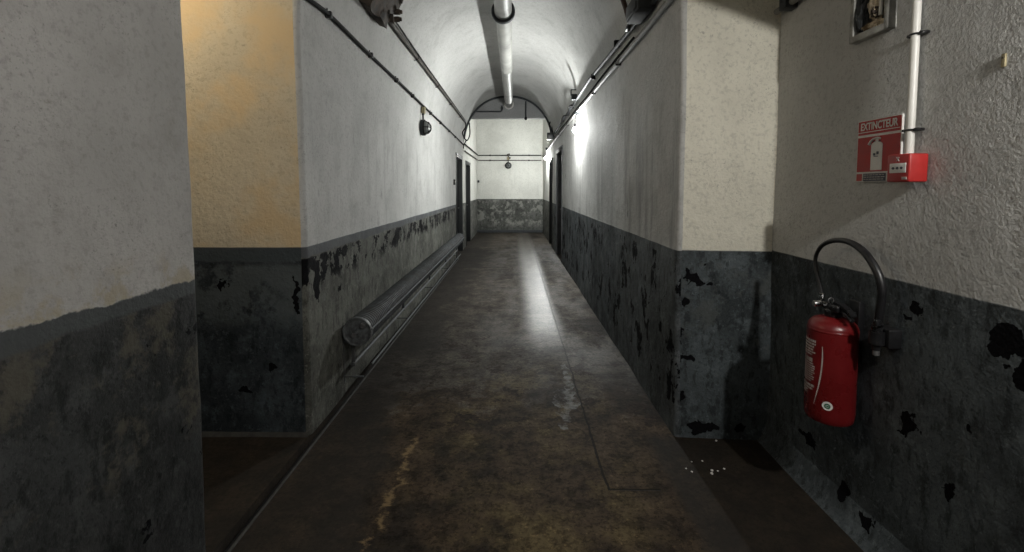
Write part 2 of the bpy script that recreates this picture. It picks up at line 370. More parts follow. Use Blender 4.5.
# ------------------------------------------------------------------ the shell
XL, XR, XN = -1.238, .965, 1.5          # corridor left, corridor right, wider right wall in front
YE, YF, YV, YEND = 1.772, 2.67, 11.0, 15.3
ZS, AC, AR, AH = 2.35, -.1365, 1.1015, 1.34
RB = .028
def arch(t, off=0):                    # t 0..pi from right springing over the crown to the left
    p = lambda v: math.copysign(abs(v) ** .88, v)
    return (AC + (AR + off) * p(math.cos(t)), ZS + (AH + off) * p(math.sin(t)))
TS = [PI * i / 48 for i in range(49)]
def round_rows(fn):                    # fn(off)->profile pts (x,z); turning from the cross wall into the corridor
    return [[(x, YF + RB * (1 - math.sin(t)), z) for x, z in fn(RB * (1 - math.cos(t)))] for t in [PI / 2 * k / 4 for k in range(4, -1, -1)]]
ZR = rng(0, ZS, .08)
# left corridor wall
bm = B(); grid(bm, round_rows(lambda off: [(XL - off, z) for z in ZR]))
LH = [(9.7, 10.85, 0, 2.2)]
plane_holes(bm, lambda y, z: (XL, y, z), (YF + RB, YV), (0, ZS), LH)
structure(link('wall_left_corridor', bm, M['w_left_far']))
bm = B(); grid(bm, round_rows(lambda off: [(XR + off, z) for z in ZR]))
plane_holes(bm, lambda y, z: (XR, y, z), (YF + RB, YV), (0, ZS), [(9.1, 10.3, 0, 2.3)])
structure(link('wall_right_corridor', bm, M['w_right_far']))
# barrel vault
bm = B(); grid(bm, round_rows(lambda off: [arch(t, off) for t in TS]))
grid(bm, [[(arch(t)[0], y, arch(t)[1]) for t in TS] for y in rng(YF + RB, YV, .09)])
structure(link('ceiling_vault', bm, M['vault']))
ZT = 3.75
# cross wall holding the corridor mouth: left of the mouth (passage side), over it, right of it
bm = B()
plane_holes(bm, lambda x, z: (x, YF, z), (-4.0, XL - RB), (0, ZT), [], .07)
structure(link('wall_passage_far', bm, M['w_face']))
bm = B(); plane_holes(bm, lambda x, z: (x, YF - (x - XR - RB) * .09, z), (XR + RB, XN + .05), (0, ZT), [], .06)
structure(link('wall_step', bm, M['w_step']))
bm = B(); rows = []
for t in TS:
    x, z = arch(t, RB); rows.append([(x, YF, z + (ZT - z) * k / 8) for k in range(9)])
grid(bm, rows); structure(link('wall_over_corridor', bm, M['vault']))
# near right wall with its swept foot
bm = B(); plane_holes(bm, lambda y, z: (XN, y, z), (-2.6, YF + .03), (0, ZT), [], .08)
structure(link('wall_right_front', bm, M['w_right_near']))
bm = B(); rows = []
for y in rng(-2.6, YF, .1):
    rows.append([(XN + .012, y, .15), (XN - .004, y, .11), (XN - .018, y, .06), (XN - .035, y, .022), (XN - .06, y, -.004)])
grid(bm, rows); structure(link('trim_1', bm, M['w_right_near']))
bm = B(); rows = []
for x in rng(-4, XL - .01, .12): rows.append([(x, YF + .01, .03), (x, YF - .006, .016), (x, YF - .014, .008), (x, YF - .024, -.004)])
grid(bm, rows); structure(link('trim_2', bm, M['kerb']))
# near left wall, corner into the side passage
bm = B(); prof = [(XL, y) for y in rng(-2.6, YE - .05, .08)] + [(XL - .05 + .05 * math.cos(a), YE - .05 + .05 * math.sin(a)) for a in [PI / 2 * k / 5 for k in range(1, 6)]] + [(x, YE) for x in rng(XL - .05, -4, .1)[1:]]
grid(bm, [[(x, y, z) for z in rng(0, ZT, .08)] for x, y in prof]); structure(link('wall_left_front', bm, M['w_left_near']))
bm = B(); plane_holes(bm, lambda y, z: (-4, y, z), (YE, YF), (0, ZT), [], .2); structure(link('wall_passage_end', bm, M['w_left_near']))
bm = B(); plane_holes(bm, lambda x, z: (x, -2.6, z), (XL, XN), (0, ZT), [], .2); structure(link('wall_back', bm, M['w_left_near']))
bm = B(); plane_holes(bm, lambda x, y: (x, y, ZT), (-4, XN), (-2.6, YF), [], .2); structure(link('ceiling_front', bm, M['vault']))
# unseen rib added in the front room, shaped to shade the step wall's top
bm = B(); RR = 3.35; rib = [(.125 + 1.376 * (k / 14 - 1), 0) for k in range(29)]
def ribz(x): return 2.265 + math.sqrt(RR * RR - (x - .125) ** 2) - math.sqrt(RR * RR - 1.376 ** 2)
grid(bm, [[(x, 1.36, ZT - (ZT - ribz(x)) * k / 6) for x, _ in rib] for k in range(7)])
grid(bm, [[(x, y, ribz(x)) for x, _ in rib] for y in (1.36, 1.43, 1.50)])
grid(bm, [[(x, 1.50, ribz(x) + (ZT - ribz(x)) * k / 6) for x, _ in rib] for k in range(7)])
structure(link('ceiling_shade_rib', bm, M['vault']))
# arch frame and lintel wall at the end of the vault
ZL = 3.17
tl = math.asin(((ZL - ZS) / AH) ** (1 / .88))
bm = B(); rows = []
for i in range(25):
    t = tl + (PI - 2 * tl) * i / 24; x, z = arch(t); rows.append([(x, YV, ZL + (z - ZL) * k / 4) for k in range(5)])
grid(bm, rows)
grid(bm, [[(x, YV + d, ZL) for x in rng(arch(PI - tl)[0], arch(tl)[0], .1)] for d in (0, .2)])
rows = []
for t in TS: x, z = arch(t); rows.append([(x, YV + .2, z + (4.3 - z) * k / 4) for k in range(5)])
grid(bm, rows); structure(link('wall_lintel', bm, M['lintel']))
bm = B(); tube(bm, [(arch(t, -.022)[0], YV - .03, arch(t, -.022)[1]) for t in [tl * .35 + (PI - .7 * tl) * k / 40 for k in range(41)]], .024, 8)
structure(link('trim_3', bm, M['box']))
# far vestibule
bm = B(); plane_holes(bm, lambda y, z: (XL, y, z), (YV, YEND), (0, 4.3), [(11.65, 12.8, 0, 2.15)], .12); structure(link('wall_left_end', bm, M['w_end']))
bm = B(); plane_holes(bm, lambda y, z: (XR, y, z), (YV, YEND), (0, 4.3), [(11.4, 12.3, 0, 2.2)], .12); structure(link('wall_right_end', bm, M['w_end']))
bm = B(); plane_holes(bm, lambda x, z: (x, YEND, z), (XL, XR), (0, 4.3), [], .1); structure(link('wall_end', bm, M['w_end']))
bm = B(); plane_holes(bm, lambda x, y: (x, y, 4.3), (XL, XR), (YV, YEND), [], .3); structure(link('ceiling_end', bm, M['vault']))
bm = B()
box(bm, (XL, YEND - .05, 0), (XR, YEND, .09), .008); structure(link('baseboard_end', bm, M['box']))

# floor, with the gutter slot cut along the left wall
bm = B()
SW = .055
def fgrid(x0, x1, y0, y1, st):
    vs = [[bm.verts.new((x, y, noise.noise(Vector((x * 1.5, y * 1.5, 0))) * .004)) for y in rng(y0, y1, st)] for x in rng(x0, x1, st)]
    for A, Bq in zip(vs, vs[1:]):
        for k in range(len(A) - 1): bm.faces.new((A[k], A[k + 1], Bq[k + 1], Bq[k]))
fgrid(XL + SW, XN + .06, -2.6, YEND + .03, .1)
fgrid(-4.05, XL - .004, YE - .05, YF + .05, .08)
fgrid(XL - .1, XL + SW, 9.6, YEND + .03, .1)
for x, z0, z1 in ((XL + SW, 0.002, -.08), (XL - .004, 0.002, -.08)):
    a = [bm.verts.new((x, y, z0)) for y in (-2.6, 9.6)]; b = [bm.verts.new((x, y, z1)) for y in (-2.6, 9.6)]
    bm.faces.new((a[0], a[1], b[1], b[0]))
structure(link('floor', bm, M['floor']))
bm = B(); box(bm, (XL - .02, -2.6, -.11), (XL + SW + .02, 9.6, -.055)); structure(link('floor_gutter', bm, M['slot']))
# worn lips either side of the gutter and the fillet at the corridor wall foot
bm = B()
box(bm, (XL + SW, -2.5, -.03), (XL + SW + .014, 9.6, .007), .003)
structure(link('trim_4', bm, M['kerb']))

# doors
def door(name, side, x, y0, y1, z1, mat, leaf=True, fr=.07, head=.1):
    s = side; d = .17
    bm = B()
    xin, xout = x, x + s * d
    for (ya, yb, za, zb) in ((y0 - .0, y0 + .035, 0, z1), (y1 - .035, y1, 0, z1), (y0, y1, z1 - .035, z1)):
        box(bm, (min(x - s * .015, xout), ya, za), (max(x - s * .015, xout), yb, zb), .004)
    # architrave on the corridor face
    for (ya, yb, za, zb) in ((y0 - .02, y1 + .02, z1, z1 + .05),):
        box(bm, (min(x - s * .022, x + s * .01), ya, za), (max(x - s * .022, x + s * .01), yb, zb), .004)
    fo = structure(link(name, bm, M['door'] if mat is M['door'] else mat))
    bm = B(); xa = x + s * (d - .05)
    box(bm, (min(xa, xa + s * .04), y0 + .035, .01), (max(xa, xa + s * .04), y1 - .035, z1 - .035), .003)
    xb = xa - s * .012; w = y1 - y0 - .07; yy = y0 + .035
    for za, zb in ((.01, .18), (.95, 1.12), (z1 - .2, z1 - .036)): box(bm, (min(xa, xb), yy, za), (max(xa, xb), yy + w, zb), .003)
    for ya, yb in ((yy, yy + .12), (yy + w - .12, yy + w)): box(bm, (min(xa, xb), ya, .01), (max(xa, xb), yb, z1 - .036), .003)
    lf = link('leaf', bm, mat, fo)
    bm = B(); hx = xb - s * .045; tube(bm, [(xb, y1 - .11, 1.03), (hx, y1 - .11, 1.03), (hx, y1 - .21, 1.03)], .009, 10)
    link('handle', bm, M['steel'], lf)
door('door_1', -1, XL, 9.7, 10.85, 2.2, M['door'], head=.22)
door('door_2', 1, XR, 9.1, 10.3, 2.3, M['doorgrey'], head=.1)
door('door_3', 1, XR, 11.4, 12.3, 2.2, M['door'])
door('door_4', -1, XL, 11.65, 12.8, 2.15, M['door'])

# ------------------------------------------------------------------ lamps
def lamp_fixture(x, y, z, mat, label, group, drop=.12):
    t = thing('wall_lamp', (x, y, z), label, 'lamp', group)
    bm = B(); lathe(bm, [(0, .036), (.012, .035), (.024, .028), (.033, .012), (.035, 0), (.033, -.014), (.026, -.027), (.013, -.035), (0, -.037)], 20); link('bulb', bm, mat, t)
    bm = B(); lathe(bm, [(.012, .034), (.022, .04), (.024, .05), (.024, .085), (.016, .095), (0, .097)], 20); link('holder', bm, M['blackplastic'], t)
    return t
L0 = lamp_fixture(1.40, .26, 2.20, M['bulb'], 'bare lit bulb on the near right wall, behind the viewer', 'bare bulbs along the right wall')
bm = B(); tube(bm, [(0, 0, .09), (.0, 0, .14), (.05, 0, .17), (.10, 0, .17)], .009, 8); link('wall_arm', bm, M['steel'], L0)
def corridor_lamp(y, label):
    t = lamp_fixture(.90, y, 2.345, M['bulb_corr'], label, 'bare bulbs along the right wall')
    bm = B(); tube(bm, spline([(0, 0, .095), (0, 0, .14), (.0, 0, .2), (.03, 0, .25)], 5), .008, 8); link('stem', bm, M['cable'], t)
    bm = B(); box(bm, (-.01, -.04, .235), (.055, .04, .30), .008); link('junction_box', bm, M['box'], t)
    return t
corridor_lamp(6.76, 'nearer bare lit bulb glaring on the right corridor wall below the conduit')
corridor_lamp(13.0, 'farther bare lit bulb beside the dark doorway at the corridor end')

def bulkhead():
    t = thing('bulkhead_lamp', (0, 0, 0), '', 'lamp')   # faces -Y, mounted on a wall at y=0
    bm = B(); lathe(bm, [(0, 0), (.105, 0), (.108, -.02), (.10, -.035), (.085, -.04), (0, -.04)], 32, 'Y'); link('base', bm, M['box'], t)
    bm = B(); lathe(bm, [(.08, -.038), (.078, -.06), (.065, -.09), (.04, -.108), (0, -.115)], 28, 'Y'); link('glass_dome', bm, M['glass'], t)
    bm = B()
    for a in (0, PI / 3, 2 * PI / 3):
        tube(bm, [(math.cos(a) * .092 * math.cos(b), -.035 - .09 * math.sin(b), math.sin(a) * .092 * math.cos(b)) for b in [PI * k / 16 for k in range(17)]], .0055, 8)
    tube(bm, [(.072 * math.cos(2 * PI * k / 28), -.095, .072 * math.sin(2 * PI * k / 28)) for k in range(28)], .005, 8, closed=True)
    tube(bm, [(.098 * math.cos(2 * PI * k / 28), -.04, .098 * math.sin(2 * PI * k / 28)) for k in range(28)], .009, 8, closed=True)
    link('cage', bm, M['cable'], t)
    bm = B(); tube(bm, [(0, -.02, .10), (0, -.02, .19)], .011, 8); lathe(bm, [(0, .17), (.018, .17), (.018, .19), (.0, .19)], 10, 'Z', (0, -.02, 0)); link('stem', bm, M['cable'], t)
    bm = B(); box(bm, (-.035, -.05, .185), (.035, .0, .27), .008); link('junction_box', bm, M['brass'], t)
    return t
bh = bulkhead(); bh.location = (XL + .012, 6.10, 2.30); bh.rotation_euler = (0, 0, PI / 2)
bh['label'] = 'unlit round caged lamp hanging from the cable on the left wall'; bh['group'] = 'unlit caged lamps'
dup(bh, (-.19, YEND - .012, 2.25), (0, 0, 0), 'unlit round caged lamp under the two pipes on the end wall')

# ------------------------------------------------------------------ pipes and cables
def vx(z, s, off=0):                  # x on the vault skin at height z, moved in by off
    k = max(0, 1 - ((z - ZS) / AH) ** (2 / .88)) ** .44 if z > ZS else 1
    return AC + s * (AR * k - off)
# black cable on the left wall
ctrl = [(vx(2.60, -1, .02), 2.60, 2.66), (vx(2.60, -1, .022), 2.70, 2.605), (vx(2.62, -1, .022), 3.03, 2.625), (vx(2.61, -1, .022), 3.9, 2.61), (vx(2.60, -1, .022), 4.9, 2.605), (vx(2.59, -1, .022), 6.1, 2.59), (vx(2.57, -1, .022), 8.2, 2.575), (vx(2.54, -1, .022), 10.3, 2.55), (XL + .03, 11.0, 2.53)]
t = thing('wall_cable', (XL + .03, 2.7, 2.6), 'black cable clipped along the upper left corridor wall', 'cable')
def child_world(o, t): o.parent = t; o.matrix_parent_inverse = Matrix.Translation(-Vector(t.location)); return o
bm = B(); tube(bm, spline(ctrl, 8), .0135, 10); child_world(link('cable_run', bm, M['cable']), t)
for y in (3.03, 3.9, 4.75, 5.5, 6.7, 7.6, 8.6, 9.5):
    z = 2.625 - (y - 3.03) * .011
    bm = B(); x = vx(z, -1, .022); box(bm, (x - .03, y - .014, z - .021), (x + .018, y + .014, z + .021), .005)
    tube(bm, [(x - .02, y, z + .02), (x - .01, y, z + .04)], .006, 6)
    child_world(link('cable_clip', bm, M['black']), t)
# brown pipe on the upper left of the vault
t = thing('vault_pipe', (vx(2.99, -1, .03), 4.2, 2.99), 'brown pipe running along the left flank of the vault', 'pipe')
bm = B(); tube(bm, [(vx(2.99, -1, .03), 4.1, 2.99), (vx(2.995, -1, .03), 7, 2.995), (vx(3.0, -1, .03), 10.45, 3.0)], .020, 12); child_world(link('pipe_run', bm, M['rustpipe']), t)
bm = B(); tube(bm, [(vx(3.03, -1, .035), 4.1, 3.035), (vx(3.03, -1, .025), 5.6, 3.03), (vx(3.03, -1, .022), 10.4, 3.03)], .009, 8); child_world(link('strapped_cable', bm, M['cable']), t)
for y in (5.3, 6.7, 8.1, 9.5):
    bm = B(); x = vx(2.99, -1, .03); tube(bm, [(x - .03, y, 2.96), (x + .0, y, 2.962), (x + .024, y, 2.985), (x + .018, y, 3.01), (x - .002, y, 3.02)], .006, 6); child_world(link('pipe_clip', bm, M['cable']), t)
# loops of cable dropping from it at the arch
bm = B(); tube(bm, spline([(-1.10, 10.45, 3.0), (-1.12, 10.6, 2.9), (-1.19, 10.6, 2.76), (-1.10, 10.65, 2.60), (-1.03, 10.7, 2.75), (-1.04, 10.7, 3.02)], 6), .014, 8)
tube(bm, spline([(-1.10, 10.65, 2.62), (-1.17, 10.7, 2.5), (-1.2, 10.85, 2.44)], 6), .012, 8)
tag(link('cable_loop', bm, M['cable']), 'dark cable loop hanging at the left end of the arch', 'cable')
# rusted junction casing
t = thing('rusted_casing', (-1.06, 3.74, 3.04), 'rusted brown junction casing on the upper left of the vault', 'junction box')
bm = B(); box(bm, (-.07, -.30, -.17), (.06, .28, .17)); bmesh.ops.subdivide_edges(bm, edges=bm.edges, cuts=9, use_grid_fill=True)
for v in bm.verts:
    q = v.co * 9; v.co += noise.noise_vector(q) * .024 + noise.noise_vector(q * 3) * .016
    if v.co.z < -.05: v.co.y *= .75
bm.transform(Matrix.Rotation(math.radians(26), 4, 'Y')); link('casing', bm, M['rust'], t)
for k, (dy, dz) in enumerate(((.30, .13), (.31, .05), (.30, -.04), (.27, -.11), (.1, -.17))):
    bm = B(); lathe(bm, [(0, -.02), (.022, -.02), (.024, .0), (.024, .03), (.017, .035), (.017, .05), (0, .052)], 8, 'X' if k < 4 else 'Z', (.055 - .0 * dz, dy * .8, dz)); link('bolt', bm, M['rust'], t)
# pipe bowed over the vault from the casing to the box on the right
bm = B(); a0, a1 = math.asin(((2.73 - ZS) / AH) ** 1.136), PI - math.asin(((3.1 - ZS) / AH) ** 1.136)
tube(bm, [(arch(a, -.03)[0], 3.62 + .25 * (a - a0) / (a1 - a0), arch(a, -.03)[1]) for a in [a0 + (a1 - a0) * k / 36 for k in range(37)]], .019, 10)
tag(link('cross_pipe', bm, M['redpipe']), 'dark red-brown pipe curving up over the vault from the right wall', 'pipe')
# right conduits
t = thing('white_conduit', (vx(2.60, 1, .03), 2.7, 2.6), 'pale conduit running along the top of the right corridor wall', 'conduit')
zc = lambda y: 2.60 + (.02 if y < 6 else .02 - (y - 6) * .006)
bm = B(); tube(bm, [(vx(zc(y), 1, .022), y, zc(y)) for y in rng(2.6, 10.95, .8)] + [(.945, 12, 2.57), (.945, 15.24, 2.55)], .020, 12); child_world(link('conduit_run', bm, M['greypipe']), t)
for y in (4.15, 5.4, 6.5, 8, 9.4):
    bm = B(); x = vx(zc(y), 1, .022); box(bm, (x - .022, y - .012, zc(y) - .026), (x + .03, y + .012, zc(y) + .024), .005); tube(bm, [(x + .01, y, zc(y)), (x + .0, y, zc(y) + .07)], .006, 6); child_world(link('conduit_clip', bm, M['cable']), t)
t = thing('service_pipe', (vx(2.72, 1, .03), 3.5, 2.72), 'dark pipe just above the pale conduit on the right wall', 'pipe')
bm = B(); tube(bm, [(vx(z, 1, .028), y, z) for y, z in ((2.72, 2.70), (3.6, 2.735), (4.5, 2.76), (5.5, 2.79), (7, 2.77), (9, 2.75), (10.6, 2.73))], .016, 10); child_world(link('pipe_run', bm, M['box']), t)
bm = B(); tube(bm, [(vx(2.68, 1, .02), y, 2.665 + .006 * math.sin(y * 3)) for y in rng(3.6, 10.6, .4)], .010, 8); child_world(link('strapped_cable', bm, M['cable']), t)
for y in (4.1, 5.3, 7.2, 8.6):
    bm = B(); x = vx(2.77, 1, .028); box(bm, (x - .02, y - .015, 2.74), (x + .03, y + .015, 2.80), .005); child_world(link('pipe_clip', bm, M['cable']), t)
# dark junction box
t = thing('junction_box', (.87, 3.24, 2.745), 'dark grey box where pipes meet on the upper right wall', 'junction box')
bm = B(); box(bm, (-.055, -.16, -.06), (.06, .15, .06), .01); link('case', bm, M['box'], t)
bm = B(); box(bm, (-.066, -.13, -.045), (-.052, .12, .045), .004); link('cover', bm, M['box'], t)
bm = B(); lathe(bm, [(0, .14), (.024, .14), (.024, .19), (.016, .20), (0, .2)], 12, 'Y', (.0, 0, -.01)); link('gland', bm, M['black'], t)
bm = B(); tube(bm, spline([(0, .19, -.01), (-.01, .26, -.035), (.0, .34, -.03), (.02, .40, -.01)], 6), .018, 10); link('elbow', bm, M['black'], t)
# clutter above the first bulb
t = thing('conduit_bracket', (.87, 6.62, 2.79), 'small dark bracket with loose cables above the nearer bulb', 'bracket')
bm = B(); box(bm, (-.05, -.03, -.03), (.03, .03, .05), .006); box(bm, (-.06, -.012, .03), (-.045, .012, .12), .003); box(bm, (-.06, -.012, .11), (.02, .012, .12), .003); link('plate', bm, M['box'], t)
bm = B(); tube(bm, spline([(0, 0, -.02), (.02, .2, -.07), (-.01, .6, -.02), (.03, 1.0, -.08), (0, 1.5, -.03), (.03, 2.2, -.06)], 6), .014, 8); link('loose_cable', bm, M['cable'], t)
# dark box and cables at the right end of the arch
t = thing('switch_box', (.86, 10.75, 2.72), 'black cable box at the right end of the arch', 'junction box')
bm = B(); box(bm, (-.09, -.05, -.09), (.08, .05, .07), .012); link('case', bm, M['black'], t)
bm = B(); tube(bm, spline([(.0, 0, .06), (-.03, 0, .25), (.02, 0, .42), (.0, 0, .5)], 6), .013, 8); tube(bm, spline([(.05, 0, .06), (.03, 0, .2), (.07, 0, .33), (.0, 0, .45)], 6), .012, 8); link('cable_tail', bm, M['cable'], t)
# lintel fittings
t = thing('lintel_conduit', (-.45, YV - .02, 3.36), 'thin dark conduit elbow on the lintel left of the duct', 'conduit')
bm = B(); tube(bm, [(-.55, 0, -.04), (.12, 0, -.04), (.155, 0, -.02), (.16, 0, .03), (.16, 0, .10)], .018, 8); link('conduit_run', bm, M['box'], t)
bm = B(); box(bm, (.135, -.03, .0), (.19, .012, .06), .005); link('coupling', bm, M['box'], t)
t = thing('lintel_hook', (.28, YV - .03, 3.4), 'dark hook hanging over the lintel edge right of the duct', 'hook')
bm = B(); tube(bm, [(0, 0, .16), (0, 0, -.2), (.01, 0, -.235)], .018, 8); link('rod', bm, M['box'], t)
bm = B(); lathe(bm, [(0, -.29), (.022, -.28), (.035, -.25), (.03, -.22), (.012, -.2), (0, -.2)], 12); link('knob', bm, M['cable'], t)
# end wall pipes
for i, (z, lab) in enumerate(((2.585, 'upper of the two thin pipes across the end wall'), (2.42, 'lower of the two thin pipes across the end wall'))):
    t = thing('wall_pipe', (0, YEND - .045, z), lab, 'pipe', 'thin pipes across the end wall')
    bm = B(); tube(bm, [(XL + .045, -4.1, -.02), (XL + .045, -2, -.01), (XL + .045, -.04, 0), (XL + .07, 0, 0), (XR - .05, 0, 0)], .017 if i == 0 else .015, 8); link('pipe_run', bm, M['rustpipe' if i else 'cable'], t)
    for x in (-.8, .5):
        bm = B(); box(bm, (x - .015, -.022, -.025), (x + .015, .04, .025), .004); link('pipe_clip', bm, M['cable'], t)
bm = B(); tube(bm, spline([(-.24, YEND - .07, 2.60), (-.15, YEND - .08, 2.63), (-.19, YEND - .08, 2.54), (-.12, YEND - .07, 2.50), (-.19, YEND - .05, 2.46)], 6), .016, 8)
tag(link('pipe_elbow', bm, M['rustpipe']), 'small rusty elbow joining the pipes above the end wall lamp', 'pipe fitting')

# central duct
t = thing('ceiling_duct', (-.122, 5.26, 3.485), 'long grey round duct hanging under the crown of the vault', 'duct')
bm = B(); R0 = .097
prof = [(0, -2.05), (R0, -2.05)] + [(R0, -.06)] + [(R0 + .004, -.06), (R0 + .004, .02), (R0 - .004, .03)]
prof += [(R0 - .004, 2.4), (R0 + .003, 2.41), (R0 + .003, 2.44), (R0 - .004, 2.45), (R0 - .004, 5.74), (0, 5.74)]
lathe(bm, prof, 32, 'Y'); link('duct_run', bm, M['duct'], t)
bm = B(); lathe(bm, [(.098, -.03), (.130, -.03), (.134, -.022), (.134, .022), (.130, .03), (.098, .03)], 36, 'Y'); link('flange', bm, M['box'], t)
bm = B(); lathe(bm, [(.0, 5.66), (.115, 5.66), (.115, 5.70), (.0, 5.70)], 28, 'Y', (0, 0, -.0)); link('end_cap', bm, M['whitepipe'], t)
for y in (-.0, 5.2):
    bm = B(); tube(bm, [(0, y, .1), (0, y, .20)], .007, 8); link('hanger_rod', bm, M['steel'], t)
    if y: 
        bm = B(); lathe(bm, [(.092, y - .012), (.104, y - .012), (.104, y + .012), (.092, y + .012)], 28, 'Y'); link('hanger_ring', bm, M['steel'], t)

# ------------------------------------------------------------------ finned tube heater on the left
t = thing('finned_heater', (-1.125, 3.2, .47), 'long grey finned tube heater along the left wall foot', 'heater')
bm = B(); y = .02; prof = [(0, .015)]
while y < 6.15:
    prof += [(.082, y), (.100, y + .005), (.100, y + .013), (.082, y + .018)]; y += .036
prof += [(0, y)]
lathe(bm, prof, 28, 'Y'); link('finned_tube', bm, M['radiator'], t)
bm = B(); lathe(bm, [(0, -.012), (.012, -.012), (.018, -.004), (.06, .0), (.088, .0), (.094, -.006), (.103, -.006), (.105, .0), (.105, .025), (.098, .03), (.0, .03)], 36, 'Y'); e = link('end_cap', bm, M['radcap'], t)
bm = B(); lathe(bm, [(0, -.03), (.014, -.03), (.02, -.024), (.02, 0), (0, 0)], 12, 'Y', (.045, 0, .05)); link('vent_plug', bm, M['steel'], e)
bm = B(); lathe(bm, [(0, -.022), (.016, -.022), (.016, 0), (0, 0)], 6, 'Y', (-.02, 0, -.02)); link('plug_nut', bm, M['steel'], e)
bm = B(); tube(bm, [(.104, 0, .02), (.104, 6.1, .02)], .006, 8); link('side_rail', bm, M['radiator'], t)
bm = B(); tube(bm, [(-.045, .03, -.25), (-.045, 6.15, -.25)], .014, 12); link('return_pipe', bm, M['radiator'], t)
bm = B(); tube(bm, [(.02, .25, -.335), (.02, 6.15, -.335)], .009, 10); link('lower_pipe', bm, M['radiator'], t)
for k in range(5):
    y = .05 + 1.5 * k
    bm = B(); box(bm, (-.06, y - .006, -.27), (-.035, y + .006, -.08), .002); box(bm, (-.125, y - .012, -.40), (-.112, y + .012, .0), .002)
    box(bm, (-.115, y - .012, -.1), (-.05, y + .012, -.08), .003); box(bm, (-.115, y - .008, -.352), (.025, y + .008, -.344), .002)
    link('bracket', bm, M['radiator'], t)

# ------------------------------------------------------------------ right wall fittings
# conduit to the call point
t = thing('vertical_conduit', (1.475, 1.716, 1.62), 'white vertical conduit dropping to the red call point', 'conduit')
bm = B(); tube(bm, [(0, 0, 0), (0, 0, 1.5)], .0135, 16); link('conduit_run', bm, M['whitepipe'], t)
for z in (.095, .443, .95):
    bm = B(); box(bm, (-.002, -.034, z - .005), (.024, .034, z + .005), .002)
    tube(bm, [(.012 * 0 + .0165 * math.cos(a) * -1, .0165 * math.sin(a), z) for a in [-PI / 2 + PI * k / 10 for k in range(11)]], .0035, 6)
    for s in (-1, 1): lathe(bm, [(0, -.014), (.006, -.014), (.006, 0), (0, 0)], 8, 'X', (.008, s * .026, z))
    link('saddle_clip', bm, M['blackplastic'], t)
# call point
t = thing('call_point', (1.5, 1.7125, 1.574), 'red fire alarm call point box below the white conduit', 'fire alarm')
bm = B(); box(bm, (-.068, -.05, -.052), (.002, .05, .052), .006); link('case', bm, M['callred'], t)
bm = B(); box(bm, (-.0695, -.036, -.018), (-.066, .036, .018), .0015); pl = link('press_panel', bm, M['signwhite'], t)
bm = B()
for y in (-.018, 0, .018):
    lathe(bm, [(0, -.001), (.005, -.001), (.005, .0), (0, .0)], 12, 'X', (-.0697, y, 0))
    box(bm, (-.0706, y - .007, -.0012), (-.0697, y + .007, .0012))
link('marks', bm, M['signink'], pl)
bm = B()
for a, b in (((.006, .026), (-.006, .04)), ((-.006, .026), (.006, .04))): tube(bm, [(-.069, a[0], a[1]), (-.069, b[0] if b[0] else 0, b[1])], .0015, 6)
link('flame_symbol', bm, M['label'], t)
bm = B(); box(bm, (-.0695, -.042, -.043), (-.067, -.02, -.033), .001); link('key_slot', bm, M['label'], t)
# sign
def rect(bm, u0, u1, v0, v1, d):      # u to the right as read (towards -Y), v up, d off the wall
    box(bm, (-d, -u1, v0), (-d + .0012, -u0, v1))
def text_on(body, size, u, v, d, mat, name, parent, sx=1, bold=0):
    cu = bpy.data.curves.new('txt', 'FONT'); cu.body = body; cu.size = size; cu.align_x = 'CENTER'; cu.align_y = 'CENTER'; cu.extrude = .0004; cu.offset = bold
    o = bpy.data.objects.new('txt', cu); C.objects.link(o); dg = bpy.context.evaluated_depsgraph_get(); dg.update()
    me = bpy.data.meshes.new_from_object(o.evaluated_get(dg)); bpy.data.objects.remove(o)
    for w in me.vertices:
        x, y, z = w.co; w.co = (-d - z, -(u + x * sx), v + y)
    me.materials.clear(); me.materials.append(mat)
    q = bpy.data.objects.new(name, me); C.objects.link(q); q.parent = parent; return q
W, H = .225, .26
sg = thing('extinguisher_sign', (1.497, 2.00, 1.526), 'red and white EXTINCTEUR sign beside the red call point', 'sign')
bm = B(); box(bm, (-.004, -W, 0), (.004, 0, H), .0008); link('panel', bm, M['signwhite'], sg)
bm = B(); rect(bm, .004, W - .004, .198, H - .004, .0050)
link('title_band', bm, M['signred'], sg)
text_on('EXTINCTEUR', .043, W / 2, .231, .0062, M['signwhite'], 'title', sg, .74, .0010)
bm = B(); rect(bm, .006, W - .006, .2075, .2105, .0064)
link('title_rule', bm, M['signwhite'], sg)
bm = B(); rect(bm, .004, W - .004, .042, .188, .0050); link('red_field', bm, M['signred'], sg)
bm = B(); rect(bm, .080, .138, .048, .150, .0062)
for k in range(6):
    w = .029 * math.cos(k / 6 * PI / 2); rect(bm, .109 - w, .109 + w, .150 + k * .003, .153 + k * .003, .0062)
rect(bm, .101, .116, .166, .176, .0062)
tube(bm, [(-.0062, -u, v) for u, v in ((.128, .176), (.11, .180), (.09, .177), (.077, .168), (.069, .155))], [.004, .004, .004, .005, .006], 8)
link('pictogram', bm, M['signwhite'], sg)
for q in ((.093, .104, .108, .118), (.110, .121, .112, .124), (.096, .118, .103, .106), (.118, .127, .163, .168), (.088, .098, .165, .169)):
    bm = B(); rect(bm, *q, .0072); link('pictogram_mark', bm, M['signink'], sg)
bm = B(); rect(bm, .004, .034, .004, .034, .0050); link('small_square', bm, M['signred'], sg)
bm = B(); rect(bm, .042, .16, .003, .035, .0050); link('caption_block', bm, M['signink'], sg)
bm = B()
for r_, v in enumerate((.027, .018, .009)):
    u = .046
    while u < .15:
        w = random.uniform(.008, .02); rect(bm, u, min(u + w, .156), v, v + .0035, .0060); u += w + .004
link('caption_lines', bm, M['label'], sg)
